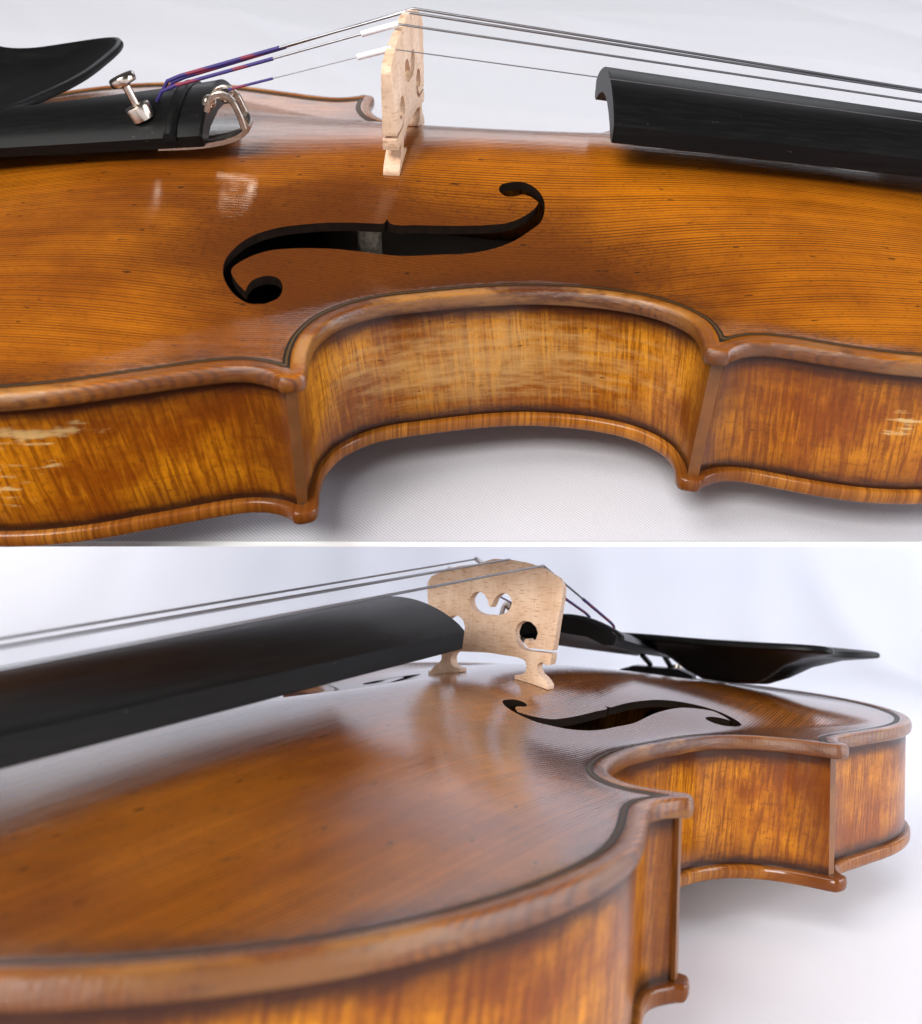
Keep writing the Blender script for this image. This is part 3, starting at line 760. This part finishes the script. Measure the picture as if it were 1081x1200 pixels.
    TE = {'E': (-42.5, -14.8, 34.2), 'A': (-56.5, -6.0, 32.6), 'D': (-58, 5.5, 31.9), 'G': (-59, 14.0, 29.4)}
    RAD = {'E': 0.13, 'A': 0.26, 'D': 0.31, 'G': 0.33}
    for s_ in 'EADG':
        by, bzz, ny, nz = NT[s_]; te = TE[s_]; r = RAD[s_]
        a = np.array([331.0, ny, nz + r]); b_ = np.array([-0.4 + 0.118 * by, by, bzz + r * .6]); c_ = np.array(te)
        sl = 0.55 if s_ != 'E' else 0.70         # bare string up to the silk
        m_ = b_ + (c_ - b_) * sl
        path = [a + (b_ - a) * t for t in np.linspace(0, 0.995, 14)] + [b_] + [b_ + (m_ - b_) * t for t in np.linspace(0.03, 1, 6)]
        st = tube('string', path, r, 'string', root, 8)
        if s_ != 'E':
            e2 = c_ + np.array([-3.5, 0, -1.4]); e3 = c_ + np.array([-5.2, 0, -4.0])
            sp_ = [m_ + (c_ - m_) * t for t in np.linspace(0, 1, 10)] + [e2, e3]
        else:
            sp_ = [m_ + (c_ - m_) * t for t in np.linspace(0, 1, 10)]
        tube('silk_wrap', sp_, r + 0.18, 'silk', st, 8)
        if s_ in 'EA':
            dn = (b_ - c_) / np.linalg.norm(b_ - c_)
            q0 = b_ - dn * (9.0 if s_ == 'A' else 8.0)
            tube('string_sleeve', [q0 + (b_ + dn * 0.2 - q0) * t for t in np.linspace(0, 1, 5)], 0.72, 'sleeve', st, 12)
        else:
            pass

    # tailpiece: wide arched end at the strings, narrowing towards the saddle
    def tp_sec(x):
        t = (-48.5 - x) / 103.0
        w = 21.0 - 11.0 * t ** 0.75; w = max(w, 9.5)
        zb1 = 22.4 - 11.0 * t ** 0.9; hs = 3.3 - 0.9 * t; rise = 5.8 - 2.2 * t
        if x > -62 and x < -57.5: rise += 0.0
        pts = []
        for k in range(17):
            q = -1 + 2 * k / 16; pts.append((x, w * q * (0.985 if abs(q) == 1 else 1), zb1 + hs + rise * (1 - q * q) - (0.4 if abs(q) == 1 else 0)))
        pts += [(x, w * .94, zb1), (x, w * .8, zb1 - .2), (x, w * .5, zb1 + rise * .45), (x, 0, zb1 + rise * .6), (x, -w * .5, zb1 + rise * .45), (x, -w * .8, zb1 - .2), (x, -w * .94, zb1)]
        return pts
    xs2 = [-47.9, -48.5, -49.7] + list(np.linspace(-52.5, -151, 34))
    sec = [tp_sec(min(x, -48.5)) for x in xs2]
    sec = [[(x, p[1] * (0.975 if x > -48.4 else 1), p[2] - (0.5 if x > -48.4 and p[2] > 24 else 0)) for p in s_] for x, s_ in zip(xs2, sec)]
    tp = fix_normals(loft('tailpiece', sec, 'ebony', root, smooth=32))
    # raised fret across the tailpiece
    fr = []
    for q in np.linspace(-1, 1, 25):
        x = -56.0; t = 7.5 / 103.0; w = 21.0 - 11.0 * t ** .75 + 0.35; zb1 = 22.4 - 11.0 * t ** .9; hs = 3.25; rise = 5.6
        z0 = zb1 + hs + rise * (1 - q * q)
        if abs(q) == 1: z0 -= 0.3
        fr.append([(x - 1.7, w * q, z0 - 1.0), (x - 1.5, w * q, z0 + .5), (x - .7, w * q, z0 + 1.1), (x + .7, w * q, z0 + 1.1), (x + 1.5, w * q, z0 + .5), (x + 1.7, w * q, z0 - 1.0)])
    fix_normals(loft('tailpiece_fret', fr, 'ebony', tp))
    # fine tuner of the E string
    sx = Vector((-67.1, -12.0, 34.9)); nx_ = Vector((-64.7, -12.0, 28.6))
    ax = (sx - nx_).normalized(); s1 = ax.cross(Vector((0, 1, 0))).normalized(); s2 = ax.cross(s1)
    def lathe(name, org, prof, mat, parent, seg=28, knurl=0):
        secs_ = []
        for h, r in prof:
            secs_.append([tuple(org + ax * h + (s1 * math.cos(a) + s2 * math.sin(a)) * r) for a in np.linspace(0, 2 * math.pi, seg + 1)[:-1]])
        return fix_normals(loft(name, secs_, mat, parent))
    lathe('tuner_nut', nx_, [(-2.5, 3.0), (0.4, 3.2), (0.9, 3.0), (1.1, 2.2), (1.1, 1.4)], 'nickel', tp)
    lathe('tuner_screw', nx_, [(-1, 1.0), (5.6, 1.0), (6.0, 1.6), (6.2, 3.0), (6.6, 3.25), (7.7, 3.25), (8.1, 3.0), (8.25, 1.5)], 'nickel', tp)
    def bar(name, pts, w, h, mat, parent):
        P_ = np.array(pts, float); secs_ = []
        Tt = np.gradient(P_, axis=0); Tt /= np.linalg.norm(Tt, axis=1)[:, None]
        for k in range(len(P_)):
            sd_ = np.cross(Tt[k], [0, 1, 0]); sd_ /= np.linalg.norm(sd_); yv = np.array([0, 1, 0])
            secs_.append([tuple(P_[k] + sd_ * h * b2 + yv * w * a2) for a2, b2 in ((-1, -.7), (-.7, -1), (.7, -1), (1, -.7), (1, .7), (.7, 1), (-.7, 1), (-1, .7))])
        return fix_normals(loft(name, secs_, mat, parent))
    bar('tuner_body', catmull([(-60, -14, 20.8), (-55, -14, 21.1), (-50, -14.2, 21.6), (-43, -14.5, 23.0), (-39.2, -14.5, 24.6), (-37.6, -14.5, 26.4), (-38.4, -14.5, 28.4)], 0.8), 3.0, 0.8, 'nickel', tp)
    for sy in (-17.2, -11.8):
        bar('tuner_lever', catmull([(-38.2, sy, 26.2), (-39.0, sy, 29.5), (-40.6, sy, 32.8), (-43.0, sy, 34.0), (-45.4, sy, 33.0), (-46.8, sy, 30.0)], 0.6), 0.6, 0.7, 'nickel', tp)
    for (hx, hy, hz, hr) in ((-42.2, -14.8, 33.2, 1.7), (-46.4, -15.2, 31.6, 1.7)):
        vs_ = [[(hx + hr * math.cos(b2) * math.cos(a2), hy + 1.5 * hr * math.sin(b2), hz + hr * math.cos(b2) * math.sin(a2)) for a2 in np.linspace(0, 2 * math.pi, 17)[:-1]] for b2 in np.linspace(-1.45, 1.45, 9)]
        fix_normals(loft('tuner_hook', vs_, 'nickel', tp))
    # tail gut, saddle, end button
    tube('tail_gut', [(-148, 5, 12), (-157, 4.5, 7.8), (-161, 4, -2), (-163, 0, -13), (-161, -4, -2), (-157, -4.5, 7.8), (-148, -5, 12)], 1.2, 'ebony', root, 8)
    fix_normals(loft('saddle', [[(x, -16, 3.5), (x, 16, 3.5), (x, 16, 5), (x, 10, 7), (x, -10, 7), (x, -16, 5)] for x in (-157, -151)], 'ebony', root))
    fix_normals(loft('end_button', [[(-x_, r * math.cos(a), -15 + r * math.sin(a)) for a in np.linspace(0, 2 * math.pi, 17)[:-1]] for x_, r in ((150, 4), (156, 4), (158, 6), (161, 5), (166, 6.5), (169, 5.5), (170, 2))], 'ebony', root))

    # chin rest: a dished plate with a rim, standing on a bowl-shaped foot, clamped to the edge
    co = [(-92.6, 73, 24.5), (-91.6, 66, 24.5), (-92, 55, 24.2), (-93.5, 36, 24), (-97.5, 18, 24), (-105, 1, 23.6), (-118, -4, 22.5), (-134, -1, 21.4), (-150, 7, 20.5), (-163, 20, 20), (-170, 42, 19.8), (-168, 66, 19.9), (-161, 82, 20), (-150, 88.5, 20.3), (-141, 84, 20.5), (-131, 75.5, 20.8), (-121, 72.5, 21.6), (-109, 77, 22.6), (-101, 79.5, 23.4), (-95.5, 78, 24.2)]
    ring = resample(catmull(co + co[:1], 0.5), 2.0)[:-1]
    cen = np.array([-128.0, 38.0])
    secs4 = []
    for (f_, dz) in ((0.02, -15.5), (0.25, -15.0), (0.40, -12.0), (0.55, -7.5), (0.75, -4.2), (0.92, -2.9), (0.985, -2.4), (1.0, -2.0), (1.0, -0.9), (0.99, -0.25), (0.97, 0), (0.95, -.1), (0.9, -0.9), (0.8, -2.4), (0.65, -3.9), (0.45, -5.0), (0.25, -5.5), (0.02, -5.7)):
        p = cen + (ring[:, :2] - cen) * f_
        zr = 21.2 + (ring[:, 2] - 21.2) * min(1, f_ * 1.0)
        secs4.append([(a, b2, c2) for (a, b2), c2 in zip(p, zr + dz)])
    cr = fix_normals(loft('chin_rest', secs4, 'ebony', root, smooth=40))
    for yy in (6, 26):
        tube('clamp_barrel', [(-160.5 + 0.05 * (yy - 26), yy, z) for z in np.linspace(-35, 8, 6)], 2.6, 'nickel', cr, 14)
    return root

template = make_violin(17.2)

def copy_tree(o, parent=None, skip=()):
    c = o.copy(); COL.objects.link(c)
    if parent: c.parent = parent
    for ch in list(o.children):
        if ch.name.split('.')[0] not in skip: copy_tree(ch, c, skip)
    return c
# the second violin shares everything but its belly, which is carved lower, and the taller bridge that goes with it
second = copy_tree(template, None, ('top_plate', 'bridge'))
make_top(second, 11.7)
make_bridge(second, 11.7)
template.matrix_world = MA
second.matrix_world = MB
template['label'] = 'amber violin lying sideways on the slope, treble ribs and sound hole towards us'
second['label'] = 'amber violin below the white line, seen from its neck end with the bridge face on'
for v_ in (template, second):
    v_['category'] = 'violin'; v_['group'] = 'violins on white cloth'
